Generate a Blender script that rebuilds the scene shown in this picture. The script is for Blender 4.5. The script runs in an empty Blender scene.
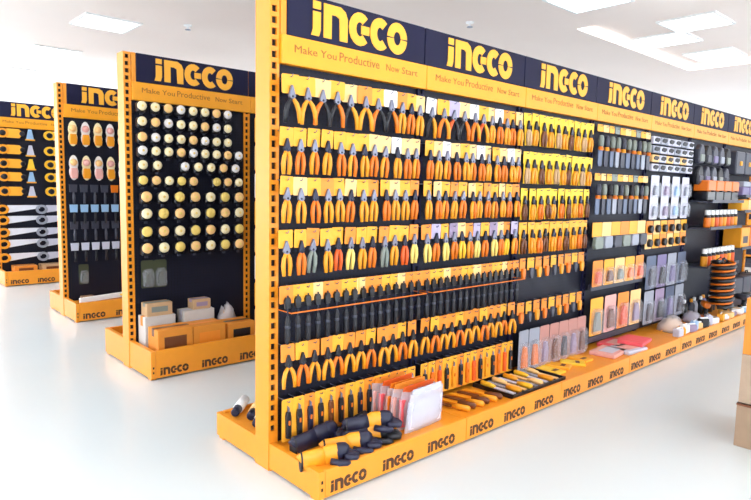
import bpy, math, random
from mathutils import Matrix, Vector
random.seed(7)
SC = bpy.context.scene
COL = SC.collection
PI = math.pi

# ------------------------------------------------------------------ camera
CAM_POS = Vector((-1.6108, -2.5009, 1.4202))
YAW, PITCH, ROLL = math.radians(42.327), math.radians(-5.855), math.radians(1.207)
FPX = 605.1
fw = Vector((math.sin(YAW)*math.cos(PITCH), math.cos(YAW)*math.cos(PITCH), math.sin(PITCH)))
rt = Vector((math.cos(YAW), -math.sin(YAW), 0))
up = rt.cross(fw)
r2 = math.cos(ROLL)*rt + math.sin(ROLL)*up
u2 = -math.sin(ROLL)*rt + math.cos(ROLL)*up
cd = bpy.data.cameras.new('camera')
cam = bpy.data.objects.new('camera', cd); COL.objects.link(cam)
cd.sensor_fit = 'HORIZONTAL'; cd.sensor_width = 36.0; cd.lens = FPX*36.0/751.0
cd.clip_start = 0.05; cd.clip_end = 100
M = Matrix.Identity(4)
for i in range(3):
    M[i][0] = r2[i]; M[i][1] = u2[i]; M[i][2] = -fw[i]; M[i][3] = CAM_POS[i]
cam.matrix_world = M
SC.camera = cam

# ------------------------------------------------------------------ world, exposure, light levels
w = bpy.data.worlds.new('world'); SC.world = w; w.use_nodes = True
w.node_tree.nodes['Background'].inputs[0].default_value = (0.86, 0.93, 1.0, 1)
w.node_tree.nodes['Background'].inputs[1].default_value = 4.6
vs = SC.view_settings
vs.view_transform = 'Standard'; vs.look = 'None'; vs.gamma = 1.0; vs.use_curve_mapping = False
vs.exposure = 0.25
PANEL_POWER = 7.0     # emission of the square ceiling lights
STRIP_POWER = 2.4      # emission of the light strips round the ceiling tray
CEIL_Z = 3.2

# ------------------------------------------------------------------ materials
def lin(c):
    return tuple(((v/12.92) if v <= 0.04045 else ((v+0.055)/1.055)**2.4) for v in c)
MATS = {}
def mat(name, rgb, rough=0.5, metal=0.0, vary=0.06, scale=14.0, alpha=1.0, emit=0.0, bump=0.0, coat=0.0, spec=0.5):
    if name in MATS: return MATS[name]
    m = bpy.data.materials.new(name); m.use_nodes = True
    nt = m.node_tree; b = nt.nodes['Principled BSDF']
    c = lin([v/255.0 for v in rgb])
    tc = nt.nodes.new('ShaderNodeTexCoord'); no = nt.nodes.new('ShaderNodeTexNoise')
    no.inputs['Scale'].default_value = scale; no.inputs['Detail'].default_value = 3
    nt.links.new(tc.outputs['Object'], no.inputs['Vector'])
    mx = nt.nodes.new('ShaderNodeMix'); mx.data_type = 'RGBA'
    nt.links.new(no.outputs['Fac'], mx.inputs['Factor'])
    mx.inputs['A'].default_value = (*[max(0, v*(1-vary)) for v in c], 1)
    mx.inputs['B'].default_value = (*[min(1, v*(1+vary)) for v in c], 1)
    nt.links.new(mx.outputs['Result'], b.inputs['Base Color'])
    b.inputs['Roughness'].default_value = rough; b.inputs['Metallic'].default_value = metal
    b.inputs['Specular IOR Level'].default_value = spec
    b.inputs['Alpha'].default_value = alpha; b.inputs['Coat Weight'].default_value = coat
    if emit:
        b.inputs['Emission Color'].default_value = (*c, 1); b.inputs['Emission Strength'].default_value = emit
    if bump:
        bp = nt.nodes.new('ShaderNodeBump'); bp.inputs['Strength'].default_value = bump; bp.inputs['Distance'].default_value = 0.004
        nt.links.new(no.outputs['Fac'], bp.inputs['Height']); nt.links.new(bp.outputs['Normal'], b.inputs['Normal'])
    MATS[name] = m
    return m

YEL = mat('yellow_powder_coat', (240, 150, 36), 0.38)
YELS = mat('yellow_header_strip', (244, 162, 26), 0.4)
NAVY = mat('navy_sign_face', (20, 20, 52), 0.6, spec=0.25)
LOGO = mat('yellow_lettering', (250, 176, 46), 0.4)
INK = mat('dark_print', (74, 42, 20), 0.6)
SLOG = mat('brown_slogan_print', (150, 88, 22), 0.6)
DARKIN = mat('dark_slot_interior', (20, 12, 14), 0.8)  # near-black colour painted in for the shade inside slots and holes
STEEL = mat('bright_steel', (120, 122, 138), 0.35, 0.6)
DSTEEL = mat('dark_steel', (50, 52, 66), 0.35, 0.7)
BLACK = mat('black_rubber', (20, 20, 28), 0.5)
NAVYR = mat('navy_rubber', (22, 24, 52), 0.45)
BLACKG = mat('black_plastic', (16, 16, 24), 0.3)
ORANGE = mat('orange_grip', (228, 116, 18), 0.4)
AMBER = mat('amber_grip', (238, 154, 30), 0.4)
YGRIP = mat('yellow_grip', (248, 188, 44), 0.4)
PALEG = mat('pale_yellow_grip', (240, 208, 110), 0.4)
REDO = mat('red_orange_grip', (225, 90, 26), 0.4)
CYEL = mat('yellow_card', (248, 172, 44), 0.5)
CBRI = mat('bright_yellow_card', (250, 202, 52), 0.5)
CORA = mat('orange_card', (238, 140, 40), 0.5)
CPEA = mat('peach_card', (252, 200, 130), 0.5)
CWHI = mat('white_card', (238, 232, 228), 0.5)
CLIL = mat('lilac_card', (176, 164, 196), 0.5)
GREY = mat('grey_plastic', (150, 154, 168), 0.4)
BGREY = mat('blue_grey_steel', (84, 96, 122), 0.4, 0.2)
PGREY = mat('pale_grey_card', (200, 200, 216), 0.4)
GGREY = mat('green_grey_plastic', (128, 136, 128), 0.45)
DGREY = mat('charcoal_plastic', (58, 60, 74), 0.45)
MAUVE = mat('mauve_card', (150, 132, 160), 0.5)
PINK = mat('pink_print', (240, 92, 100), 0.45)
ROSE = mat('rose_print', (232, 170, 160), 0.45)
WHITE = mat('white_plastic', (240, 240, 240), 0.35)
KRAFT = mat('kraft_cardboard', (196, 160, 120), 0.7, vary=0.1, scale=30)
PALEBOX = mat('pale_printed_cardboard', (206, 200, 194), 0.65, vary=0.08)
OBOX = mat('orange_cardboard', (222, 138, 44), 0.6, vary=0.08)
TAPE = mat('brown_tape', (110, 60, 30), 0.4)
WORN = mat('worn_tan_cardboard', (158, 132, 108), 0.7, vary=0.12, scale=20)
PRINTED = mat('printed_tan_cardboard', (176, 152, 130), 0.7, vary=0.12, scale=20)
DROSE = mat('dusty_rose_card', (186, 132, 122), 0.5)
CLEAR = mat('clear_blister', (226, 228, 238), 0.12, alpha=0.16, spec=0.7)
BAG = mat('milky_plastic_bag', (232, 230, 238), 0.2, alpha=0.42, bump=0.5, scale=22)
CREAM = mat('cream_face', (248, 232, 186), 0.4)
BLADE = mat('saw_blade_steel', (232, 232, 240), 0.35, 0.1)
SKYB = mat('pale_blue_plastic', (150, 186, 222), 0.35)
OLIVE = mat('dark_olive_card', (58, 62, 40), 0.5)
PURPLE = mat('purple_grey_plastic', (120, 108, 150), 0.45)

def pegboard_material():
    m = bpy.data.materials.new('navy_pegboard'); m.use_nodes = True
    nt = m.node_tree; b = nt.nodes['Principled BSDF']; N = nt.nodes.new; L = nt.links.new
    tc = N('ShaderNodeTexCoord'); sp = N('ShaderNodeSeparateXYZ'); L(tc.outputs['Object'], sp.inputs[0])
    d = []
    for ax in ('X', 'Z'):
        a = N('ShaderNodeMath'); a.operation = 'MULTIPLY'; a.inputs[1].default_value = 40.0; L(sp.outputs[ax], a.inputs[0])
        f = N('ShaderNodeMath'); f.operation = 'FRACT'; L(a.outputs[0], f.inputs[0])
        s = N('ShaderNodeMath'); s.operation = 'SUBTRACT'; s.inputs[1].default_value = 0.5; L(f.outputs[0], s.inputs[0])
        q = N('ShaderNodeMath'); q.operation = 'MULTIPLY'; L(s.outputs[0], q.inputs[0]); L(s.outputs[0], q.inputs[1])
        d.append(q)
    ad = N('ShaderNodeMath'); ad.operation = 'ADD'; L(d[0].outputs[0], ad.inputs[0]); L(d[1].outputs[0], ad.inputs[1])
    lt = N('ShaderNodeMath'); lt.operation = 'LESS_THAN'; lt.inputs[1].default_value = 0.035; L(ad.outputs[0], lt.inputs[0])
    mx = N('ShaderNodeMix'); mx.data_type = 'RGBA'; L(lt.outputs[0], mx.inputs['Factor'])
    mx.inputs['A'].default_value = (*lin((18/255, 20/255, 38/255)), 1); mx.inputs['B'].default_value = (*lin((6/255, 6/255, 10/255)), 1)
    L(mx.outputs['Result'], b.inputs['Base Color']); b.inputs['Roughness'].default_value = 0.55; b.inputs['Specular IOR Level'].default_value = 0.3
    return m
PEG = pegboard_material()

def floor_material():
    m = bpy.data.materials.new('white_polished_tile'); m.use_nodes = True
    nt = m.node_tree; b = nt.nodes['Principled BSDF']; N = nt.nodes.new; L = nt.links.new
    tc = N('ShaderNodeTexCoord'); no = N('ShaderNodeTexNoise'); no.inputs['Scale'].default_value = 0.9; no.inputs['Detail'].default_value = 5
    L(tc.outputs['Object'], no.inputs['Vector'])
    mx = N('ShaderNodeMix'); mx.data_type = 'RGBA'; L(no.outputs['Fac'], mx.inputs['Factor'])
    mx.inputs['A'].default_value = (0.63, 0.69, 0.705, 1); mx.inputs['B'].default_value = (0.68, 0.74, 0.755, 1)
    L(mx.outputs['Result'], b.inputs['Base Color']); b.inputs['Roughness'].default_value = 0.22
    b.inputs['Specular IOR Level'].default_value = 0.4
    return m
FLOOR = floor_material()
CEIL = mat('warm_white_ceiling_paint', (252, 239, 232), 0.85, vary=0.02, scale=1.5)
WALLM = mat('white_wall_paint', (244, 244, 247), 0.8, vary=0.02, scale=1.5)
LAMP = mat('lamp_diffuser', (238, 248, 255), 0.5, emit=PANEL_POWER, vary=0.0)
STRIP = mat('light_strip', (255, 250, 246), 0.5, emit=STRIP_POWER, vary=0.0)

# ------------------------------------------------------------------ mesh builder
class MB:
    def __init__(self): self.v = []; self.f = []
    def box(self, x0, x1, y0, y1, z0, z1):
        n = len(self.v)
        self.v += [(x, y, z) for z in (z0, z1) for y in (y0, y1) for x in (x0, x1)]
        self.f += [tuple(n+i for i in q) for q in ((0,2,3,1),(4,5,7,6),(0,1,5,4),(2,6,7,3),(0,4,6,2),(1,3,7,5))]
        return self
    def cbox(self, x0, x1, y0, y1, z0, z1, c=0.004):
        """box with chamfered vertical and front edges"""
        return self.prism([(x0+c,z0),(x1-c,z0),(x1,z0+c),(x1,z1-c),(x1-c,z1),(x0+c,z1),(x0,z1-c),(x0,z0+c)], y0, y1, c)
    def prism(self, pts, y0, y1, ch=0.0):
        """outline in the xz plane, counter-clockwise seen from the front (-y); y0 is the front"""
        k = len(pts); n = len(self.v)
        if ch:
            ins = []
            for i in range(k):
                a = Vector(pts[i-1]); p = Vector(pts[i]); b = Vector(pts[(i+1) % k])
                d1 = (p-a).normalized(); d2 = (b-p).normalized()
                nn = Vector((-(d1.y+d2.y), d1.x+d2.x))
                nn = nn.normalized() if nn.length > 1e-6 else Vector((-d1.y, d1.x))
                ins.append((p.x+nn.x*ch, p.y+nn.y*ch))
            rings = [(ins, y0), (pts, y0+ch), (pts, y1)]
        else:
            rings = [(pts, y0), (pts, y1)]
        for ring, y in rings: self.v += [(p[0], y, p[1]) for p in ring]
        self.f.append(tuple(n+i for i in range(k)))
        for r in range(len(rings)-1):
            for i in range(k):
                j = (i+1) % k
                self.f.append((n+r*k+i, n+(r+1)*k+i, n+(r+1)*k+j, n+r*k+j))
        self.f.append(tuple(n+(len(rings)-1)*k+i for i in reversed(range(k))))
        return self
    def tube(self, path, rad, seg=6, flat=1.0):
        path = [Vector(p) for p in path]; n0 = len(self.v)
        if not isinstance(rad, (list, tuple)): rad = [rad]*len(path)
        ref = None
        for i, p in enumerate(path):
            t = (path[min(i+1, len(path)-1)]-path[max(i-1, 0)]).normalized()
            if ref is None: ref = Vector((0,1,0)) if abs(t.y) < 0.8 else Vector((1,0,0))
            a = t.cross(ref).normalized(); b = t.cross(a).normalized(); ref = -b if b.dot(ref) < 0 else b
            a = t.cross(ref).normalized()
            for k in range(seg):
                an = 2*PI*k/seg
                self.v.append(tuple(p + a*(rad[i]*math.cos(an)) + ref*(rad[i]*flat*math.sin(an))))
        for i in range(len(path)-1):
            for k in range(seg):
                j = (k+1) % seg
                self.f.append((n0+i*seg+k, n0+i*seg+j, n0+(i+1)*seg+j, n0+(i+1)*seg+k))
        self.f.append(tuple(n0+k for k in reversed(range(seg))))
        self.f.append(tuple(n0+(len(path)-1)*seg+k for k in range(seg)))
        return self
    def lathe(self, prof, seg=12, cx=0, cy=0, axis='z'):
        """profile [(r, h)] round a vertical axis (or round y with axis='y')"""
        n0 = len(self.v)
        for r, h in prof:
            for k in range(seg):
                a = 2*PI*k/seg; p, q = r*math.cos(a), r*math.sin(a)
                self.v.append((cx+p, cy+q, h) if axis == 'z' else (cx+p, h, cy+q))
        for i in range(len(prof)-1):
            for k in range(seg):
                j = (k+1) % seg
                self.f.append((n0+i*seg+k, n0+i*seg+j, n0+(i+1)*seg+j, n0+(i+1)*seg+k))
        self.f.append(tuple(n0+k for k in reversed(range(seg)))); self.f.append(tuple(n0+(len(prof)-1)*seg+k for k in range(seg)))
        return self
    def arc(self, cx, cz, rx, rz, t, a0, a1, y0, y1, n=14):
        prev = None
        for i in range(n+1):
            a = a0+(a1-a0)*i/n; c, s = math.cos(a), math.sin(a); b = len(self.v)
            self.v += [(cx+rx*c, y0, cz+rz*s), (cx+(rx-t)*c, y0, cz+(rz-t)*s), (cx+rx*c, y1, cz+rz*s), (cx+(rx-t)*c, y1, cz+(rz-t)*s)]
            if prev is not None:
                p = prev
                self.f += [(p, b, b+1, p+1), (p+2, p+3, b+3, b+2), (p, p+2, b+2, b), (p+1, b+1, b+3, p+3)]
            else: self.f.append((b, b+1, b+3, b+2))
            prev = b
        self.f.append((prev, prev+2, prev+3, prev+1))
        return self
    def mesh(self, name, m, smooth=False):
        me = bpy.data.meshes.new(name); me.from_pydata(self.v, [], self.f)
        import bmesh
        bm = bmesh.new(); bm.from_mesh(me); bmesh.ops.recalc_face_normals(bm, faces=bm.faces); bm.to_mesh(me); bm.free()
        if smooth:
            me.polygons.foreach_set('use_smooth', [len(p.vertices) == 4 for p in me.polygons])
        me.materials.append(m); me.update()
        return me
_recolour = {}
def recol(me, m):
    k = (me.name, m.name)
    if me.materials[0] == m: return me
    if k not in _recolour:
        c = me.copy(); c.materials[0] = m; _recolour[k] = c
    return _recolour[k]
def link(name, me, parent=None, loc=(0,0,0), rot=None):
    o = bpy.data.objects.new(name, me); COL.objects.link(o); o.location = loc
    if rot: o.rotation_euler = rot
    if parent: o.parent = parent
    return o
def tag(o, label, cat, group=None):
    o['label'] = label; o['category'] = cat
    if group: o['group'] = group
    return o
def thing(name, label, cat, loc=(0,0,0), rot=None, group=None):
    o = bpy.data.objects.new(name, None); COL.objects.link(o); o.location = loc; o.empty_display_size = 0.05
    if rot: o.rotation_euler = rot
    return tag(o, label, cat, group)
def struct(o): o['kind'] = 'structure'; return o
ORD = ['first', 'second', 'third', 'fourth', 'fifth', 'sixth', 'seventh', 'eighth', 'ninth', 'tenth', 'eleventh', 'twelfth', 'thirteenth',
       'fourteenth', 'fifteenth', 'sixteenth', 'seventeenth', 'eighteenth', 'nineteenth', 'twentieth']
BAY = ['nearest bay', 'second bay', 'third bay', 'fourth bay', 'fifth bay', 'sixth bay', 'seventh bay']

# ------------------------------------------------------------------ the room
X0, X1, Y0, Y1 = -7.0, 16.0, -7.0, 12.0
TX0, TX1, TY0, TY1, TZ = 4.6, 7.75, -2.3, 1.12, 3.275     # the lit ceiling tray
struct(link('floor', MB().box(X0, X1, Y0, Y1, -0.1, 0).mesh('floor', FLOOR)))
cb = MB()
for a in ((X0, TX0, Y0, Y1), (TX1, X1, Y0, Y1), (TX0, TX1, Y0, TY0), (TX0, TX1, TY1, Y1)):
    cb.box(a[0], a[1], a[2], a[3], CEIL_Z, CEIL_Z+0.06)
cb.box(TX0-0.06, TX1+0.06, TY0-0.06, TY1+0.06, TZ, TZ+0.05)
cb.box(TX0-0.06, TX0, TY0, TY1, CEIL_Z+0.06, TZ); cb.box(TX1, TX1+0.06, TY0, TY1, CEIL_Z+0.06, TZ)
cb.box(TX0, TX1, TY0-0.06, TY0, CEIL_Z+0.06, TZ); cb.box(TX0, TX1, TY1, TY1+0.06, CEIL_Z+0.06, TZ)
struct(link('ceiling', cb.mesh('ceiling', CEIL)))
GLASS = mat('window_glass', (235, 245, 250), 0.05, alpha=0.06)
FRAME = mat('white_window_frame', (228, 230, 232), 0.45)
def wall_with_added_windows(name, a0, a1, pos, along, first, z0=0.25, z1=2.95):
    """a wall with three tall shop windows in it; along says which axis it runs in"""
    B = (lambda bb, p, q, d0, d1, z0, z1: bb.box(p, q, pos+d0, pos+d1, z0, z1)) if along == 'x' else (lambda bb, p, q, d0, d1, z0, z1: bb.box(pos+d0, pos+d1, p, q, z0, z1))
    wb = MB(); n = 3; gap = 0.5; wd = (a1-a0-gap*(n+1))/n
    B(wb, a0, a1, -0.1, 0, 0, z0); B(wb, a0, a1, -0.1, 0, z1, CEIL_Z)
    for k in range(n+1): B(wb, a0+k*(wd+gap), a0+k*(wd+gap)+gap, -0.1, 0, z0, z1)
    struct(link(name, wb.mesh(name, WALLM)))
    for k in range(n):
        p = a0+gap+k*(wd+gap); q = p+wd
        wn = bpy.data.objects.new('window_%d' % (first+k), None); COL.objects.link(wn); struct(wn)
        fb = MB()
        for e in (p, (p+q)/2-0.03, q-0.06): B(fb, e, e+0.06, -0.08, -0.02, z0, z1)
        B(fb, p, q, -0.08, -0.02, z0, z0+0.06); B(fb, p, q, -0.08, -0.02, z1-0.06, z1)
        link('window_frame', fb.mesh('window_frame', FRAME), wn)
        for e, f in ((p+0.06, (p+q)/2-0.03), ((p+q)/2+0.03, q-0.06)):
            link('pane', B(MB(), e, f, -0.053, -0.047, z0+0.06, z1-0.06).mesh('pane', GLASS), wn)
wall_with_added_windows('wall_front', X0, X1, Y0, 'x', 1)  # the windows in all four walls are added to brighten the ceiling
wall_with_added_windows('wall_back', X0, X1, Y1+0.1, 'x', 7)
wall_with_added_windows('wall_left', Y0, Y1, X0, 'y', 4)
wall_with_added_windows('wall_right', Y0, Y1, X1+0.1, 'y', 10, 1.0, 2.5)
# light strips along the rim of the tray
for k, a in enumerate(((TX0, TX1, TY1-0.03, TY1), (TX1-0.03, TX1, TY0, TY1-0.03))):
    o = link('light_strip', MB().box(a[0], a[1], a[2], a[3], CEIL_Z+0.004, CEIL_Z+0.034).mesh('light_strip', STRIP))
    tag(o, ['white light strip along the back rim of the ceiling tray', 'white light strip along the far end rim of the ceiling tray'][k], 'light strip')
# square lights
dif = MB().cbox(-0.27, 0.27, -0.27, 0.27, -0.008, 0.004, 0.003).mesh('diffuser', LAMP)
frm = MB()
for a in ((-0.3,0.3,-0.3,-0.27), (-0.3,0.3,0.27,0.3), (-0.3,-0.27,-0.27,0.27), (0.27,0.3,-0.27,0.27)): frm.box(*a, -0.014, 0.006)
frm = frm.mesh('frame', WHITE)
def ceiling_light(x, y, z, label, group=None):
    t = thing('ceiling_light', label, 'ceiling light', (x, y, z), group=group)
    link('frame', frm, t); link('diffuser', dif, t)
zc = CEIL_Z-0.006
ceiling_light(0.82, 6.85, zc, 'square white ceiling light above the narrow rack with oval packs')
ceiling_light(0.83, 4.75, zc, 'square white ceiling light nearest above the rack of round discs')
ceiling_light(0.75, 8.95, zc, 'square white ceiling light farthest back above the saw rack')
ceiling_light(-0.55, 3.45, zc, 'square white ceiling light over the aisle in front of the oval-pack rack')  # this and the next two are added to brighten the back-left floor
ceiling_light(-0.55, 5.75, zc, 'square white ceiling light over the aisle in front of the saw rack')
ceiling_light(-0.9, 7.9, zc, 'square white ceiling light at the near end of the saw rack')
ceiling_light(3.72, 0.5, zc, 'square white ceiling light above the header of the long rack')
for k, (x, y) in enumerate(((5.45, 0.2), (6.0, 0.72), (7.2, 0.6))):
    ceiling_light(x, y, TZ-0.006, ['square white light in the ceiling tray, nearest of its three', 'square white light in the ceiling tray, middle of its three',
                                  'square white light in the ceiling tray, farthest of its three'][k])
for x, y in [(-4.6, -4.6), (-2.0, -4.6), (0.6, -4.6), (3.4, -4.6), (6.4, -4.6), (9.6, -4.6), (-4.6, -2.2), (-2.0, -2.2), (0.6, -2.2), (2.9, -2.2), (9.6, -2.2),
             (-4.6, 0.4), (-1.6, 0.9), (0.7, -0.3), (9.9, 0.4), (-4.6, 2.8), (-1.6, 2.9), (3.4, 3.6), (6.2, 3.6), (9.6, 3.6),
             (-4.6, 5.2), (-1.8, 5.2), (-4.6, 8.0), (-1.8, 8.0), (3.6, 6.6), (6.4, 6.6), (3.6, 9.6), (6.4, 9.6), (9.6, 8)]:
    ceiling_light(x, y, zc, 'square white ceiling light over the open shop floor', 'ceiling lights over the shop floor')
# small sprinkler heads hanging from the ceiling
spk = MB().lathe([(0.045, 0), (0.045, -0.012), (0.012, -0.016), (0.012, -0.05)], 10).mesh('body', WHITE, True)
spd = MB().lathe([(0.03, -0.05), (0.034, -0.056), (0.008, -0.06)], 10).mesh('deflector', GREY, True)
for (x, y), lb in (((3.58, 1.78), 'small grey sprinkler head on the ceiling above the long rack header'),
                   ((1.52, 4.15), 'small grey sprinkler head on the ceiling above the rack of discs')):
    t = thing('sprinkler', lb, 'sprinkler', (x, y, CEIL_Z)); link('body', spk, t); link('deflector', spd, t)

# ------------------------------------------------------------------ lettering
def logo_letters(h, y0, y1):
    """the wordmark, baseline at z = 0, starting at x = 0, letter height h: one builder for each letter"""
    s = h/0.16
    P = lambda L: [(x*s, z*s) for x, z in L]
    R = dict(y0=y0, y1=y1); D = math.radians
    i = MB().prism(P([(0.0,0),(0.046,0),(0.056,0.03),(0.056,0.112),(0.010,0.112),(0.010,0.03)]), y0, y1)
    i.prism(P([(0.010,0.124),(0.056,0.124),(0.056,0.16),(0.010,0.16)]), y0, y1)
    n = MB().prism(P([(0.074,0),(0.122,0),(0.122,0.16),(0.074,0.16)]), y0, y1)
    n.prism(P([(0.122,0.114),(0.15,0.114),(0.170,0.104),(0.174,0.0),(0.222,0.0),(0.222,0.11),(0.208,0.142),(0.178,0.16),(0.122,0.16)]), y0, y1)
    g = MB().arc(0.303*s, 0.08*s, 0.072*s, 0.082*s, 0.047*s, D(46), D(314), **R)
    g.prism(P([(0.312,0.058),(0.366,0.058),(0.366,0.1),(0.312,0.1)]), y0, y1)
    c = MB().arc(0.442*s, 0.08*s, 0.070*s, 0.082*s, 0.047*s, D(48), D(312), **R)
    o = MB().arc(0.566*s, 0.08*s, 0.073*s, 0.082*s, 0.047*s, D(3), D(177), **R)
    o.arc(0.566*s, 0.08*s, 0.073*s, 0.082*s, 0.047*s, D(183), D(357), **R)
    return i, n, g, c, o
def text_mesh(txt, width, height, m):
    cu = bpy.data.curves.new('text', 'FONT'); cu.body = txt; cu.size = 1.0; cu.resolution_u = 2; cu.fill_mode = 'FRONT'; cu.extrude = 0.012; cu.offset = 0.0
    o = bpy.data.objects.new('text', cu); COL.objects.link(o)
    dg = bpy.context.evaluated_depsgraph_get(); me = bpy.data.meshes.new_from_object(o.evaluated_get(dg))
    bpy.data.objects.remove(o)
    xs = [v.co.x for v in me.vertices]; ys = [v.co.y for v in me.vertices]
    sx = width/(max(xs)-min(xs)); sy = height/(max(ys)-min(ys)); mx, my = min(xs), min(ys)
    for v in me.vertices: v.co = ((v.co.x-mx)*sx, -v.co.z*0.05, (v.co.y-my)*sy)
    me.materials.clear(); me.materials.append(m)
    return me
LOGO_MES = [b.mesh('letter', LOGO) for b in logo_letters(0.165, -0.004, 0.0)]
bl = MB()
for b in logo_letters(0.055, -0.002, 0.0):
    n = len(bl.v); bl.v += b.v; bl.f += [tuple(n+i for i in f) for f in b.f]
BASELOGO_ME = bl.mesh('logo_lettering', INK)
SLOGAN_MES = [(x, text_mesh(t, wd, 0.044 if t[-1] == 'e' and t[0] == 'P' else 0.036, SLOG)) for t, x, wd in
              (('Make', 0.09, 0.135), ('You', 0.245, 0.1), ('Productive', 0.365, 0.275), ('Now', 0.69, 0.1), ('Start', 0.81, 0.125))]
# ------------------------------------------------------------------ gondola racks
def upright_mesh(h, dep):
    b = MB(); x0, x1, y0, y1 = -0.038, 0.016, -0.012, dep
    b.box(x0, x1, y0+0.014, y1-0.0, 0, h)                         # the tube behind the slotted face
    for xa, xb in ((x0, x0+0.013), (x1-0.015, x1)): b.box(xa, xb, y0, y0+0.014, 0, h)
    z = 0.0; first = True
    while z < h:                                                   # rungs between the slots
        z1 = min(h, z+(0.2 if first else 0.021)); b.box(x0+0.013, x1-0.015, y0, y0+0.014, z, z1); z = z1+0.031; first = False
    return b
def slot_shade_mesh(h):
    b = MB(); z = 0.221
    b.box(-0.0205, 0.0005, 0.0, 0.0155, 0.2, h-0.01)  # dark strip standing in for the shade behind the slots
    return b
def gondola(label, gx, gy, bays, dz, fascia_h, deck_z, depth=0.112, hooks=None):
    g = thing('gondola_rack', label, 'display rack', (gx, gy, 0))
    ztop, zblue, zstrip = 2.343+dz, 2.132+dz, 1.997+dz
    YF, YB = -0.427, 0.532
    um = upright_mesh(ztop, depth).mesh('upright', YEL); um2 = upright_mesh(zstrip, depth).mesh('upright', NAVY); sm = slot_shade_mesh(ztop).mesh('slot_lining', DARKIN)
    pm = MB().box(0.018, 0.966-0.002, 0.004, 0.02, deck_z, zstrip).mesh('peg_panel', PEG)
    rm = MB().box(0.018, 0.964, depth-0.03, depth-0.014, deck_z, ztop).mesh('rear_panel', PEG)
    hp = MB().cbox(0.055, 1.0-0.003, -0.022, 0.01, zblue+0.002, ztop, 0.003).mesh('header_sign', NAVY)
    hp2 = MB().cbox(0.004, 1.0-0.003, -0.022, 0.01, zblue+0.002, ztop, 0.003).mesh('header_sign', NAVY)
    fr = MB().box(0.02, 0.052, -0.016, 0.01, zblue, ztop)
    fr = fr.mesh('header_bracket', YEL)
    hs = MB().cbox(0.018, 1.0+0.014, -0.03, 0.006, zstrip, zblue, 0.003).mesh('header_strip', YELS)
    dk = MB().box(0.0, 0.996, YF+0.02, YB-0.02, deck_z-0.02, deck_z).mesh('base_deck', YEL)
    kp = MB().cbox(0.002, 0.998, YF, YF+0.02, 0.012, fascia_h, 0.003).mesh('kick_plate', YEL)
    kr = MB().cbox(0.002, 0.998, YB-0.02, YB, 0.012, fascia_h, 0.003).mesh('kick_plate', YEL)
    ep = MB().box(-0.034, -0.002, YF, YB, 0.014, fascia_h-0.002)
    ep = ep.mesh('base_end', YEL)
    fts = [MB().box(-0.03, 0.01, a, b, 0, 0.014).mesh('foot', YEL) for a, b in ((-0.02, depth+0.02), (YF+0.02, YF+0.07), (YB-0.07, YB-0.02))]
    for k in range(bays+1):
        u = link('upright', um if (k in (0, bays) or gy) else um2, g, (k, 0, 0)); link('slot_lining', sm, u)
        if k in (0, bays):
            link('base_end', ep, g, (k + (0.036 if k else 0), 0, 0)); 
        for ft in fts: link('foot', ft, g, (k, 0, 0))
    for k in range(bays):
        link('peg_panel', pm, g, (k, 0, 0)); link('rear_panel', rm, g, (k, 0, 0))
        h = link('header_sign', hp if k == 0 else hp2, g, (k, 0, 0)); 
        for lm in LOGO_MES: link('letter', lm, h, (0.19, -0.022, zblue+0.026))
        if k == 0: link('header_bracket', fr, g, (k, 0, 0))
        s = link('header_strip', hs, g, (k, 0, 0)); 
        for sx_, wm in SLOGAN_MES: link('slogan_word', wm, s, (sx_, -0.0305, zstrip+0.06))
        link('base_deck', dk, g, (k, 0, 0))
        p = link('kick_plate', kp, g, (k, 0, 0)); link('kick_plate', kr, g, (k, 0, 0))
        for q in range(3): link('logo_lettering', BASELOGO_ME, p, (0.03+q*0.325, YF, 0.03))
    # bolt holes at the front corner
    for z in (0.085, 0.05): link('bolt_hole', MB().box(-0.022, -0.012, YF-0.0015, YF, z, z+0.015).mesh('bolt_hole', DARKIN), g)
    return g

G1 = gondola('long yellow rack of hanging pliers and hand tools, nearest, in the foreground', 0, 0, 7, 0, 0.144, 0.132)
G2 = gondola('yellow rack with rows of round cream discs, just behind the long rack', 0.098, 2.132, 3, 0.036, 0.216, 0.15)
G3 = gondola('narrow-looking yellow rack with oval packs, behind the disc rack', 0.2404, 4.3834, 3, 0.084, 0.2, 0.15)
G4 = gondola('farthest yellow rack, hung with saws, at the photo edge', 0.15, 7.15, 3, 0.145, 0.2, 0.15)

# hooks on the long rack
HOOK = MB().tube([(0, 0.004, 0.0), (0, -0.1, 0.0), (0, -0.106, 0.004), (0, -0.108, 0.012)], 0.0026, 4).mesh('hook', STEEL)
hook_count = [0]
def hook(x, z, g=G1, dy=0.0):
    if hook_count[0] >= 295: return
    hook_count[0] += 1
    link('hook', HOOK, g, (x, dy, z))

# ------------------------------------------------------------------ product shapes (hang point at the origin, front is -y)
def rect_card(w, ztop, zbot, y0=-0.001, y1=0.001, c=0.006):
    return MB().prism([(-w/2+c,zbot),(w/2-c,zbot),(w/2,zbot+c),(w/2,ztop-c),(w/2-c,ztop),(-w/2+c,ztop),(-w/2,ztop-c),(-w/2,zbot+c)], y0, y1)
CARD_S = rect_card(0.0765, 0.016, -0.072, c=0.004).mesh('card', CYEL)
CARD_W = rect_card(0.1, 0.014, -0.075).mesh('card', CYEL)
CARD_T = rect_card(0.066, 0.014, -0.2).mesh('card', CYEL)
CARD_C = rect_card(0.085, 0.014, -0.042).mesh('card', CYEL)
CARD_B = MB().prism([(-0.034,-0.205),(0.034,-0.205),(0.036,-0.07),(0.0455,-0.066),(0.0455,0.014),(-0.0455,0.014),(-0.0455,-0.066),(-0.036,-0.07)], -0.001, 0.001).mesh('card', CBRI)
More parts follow.
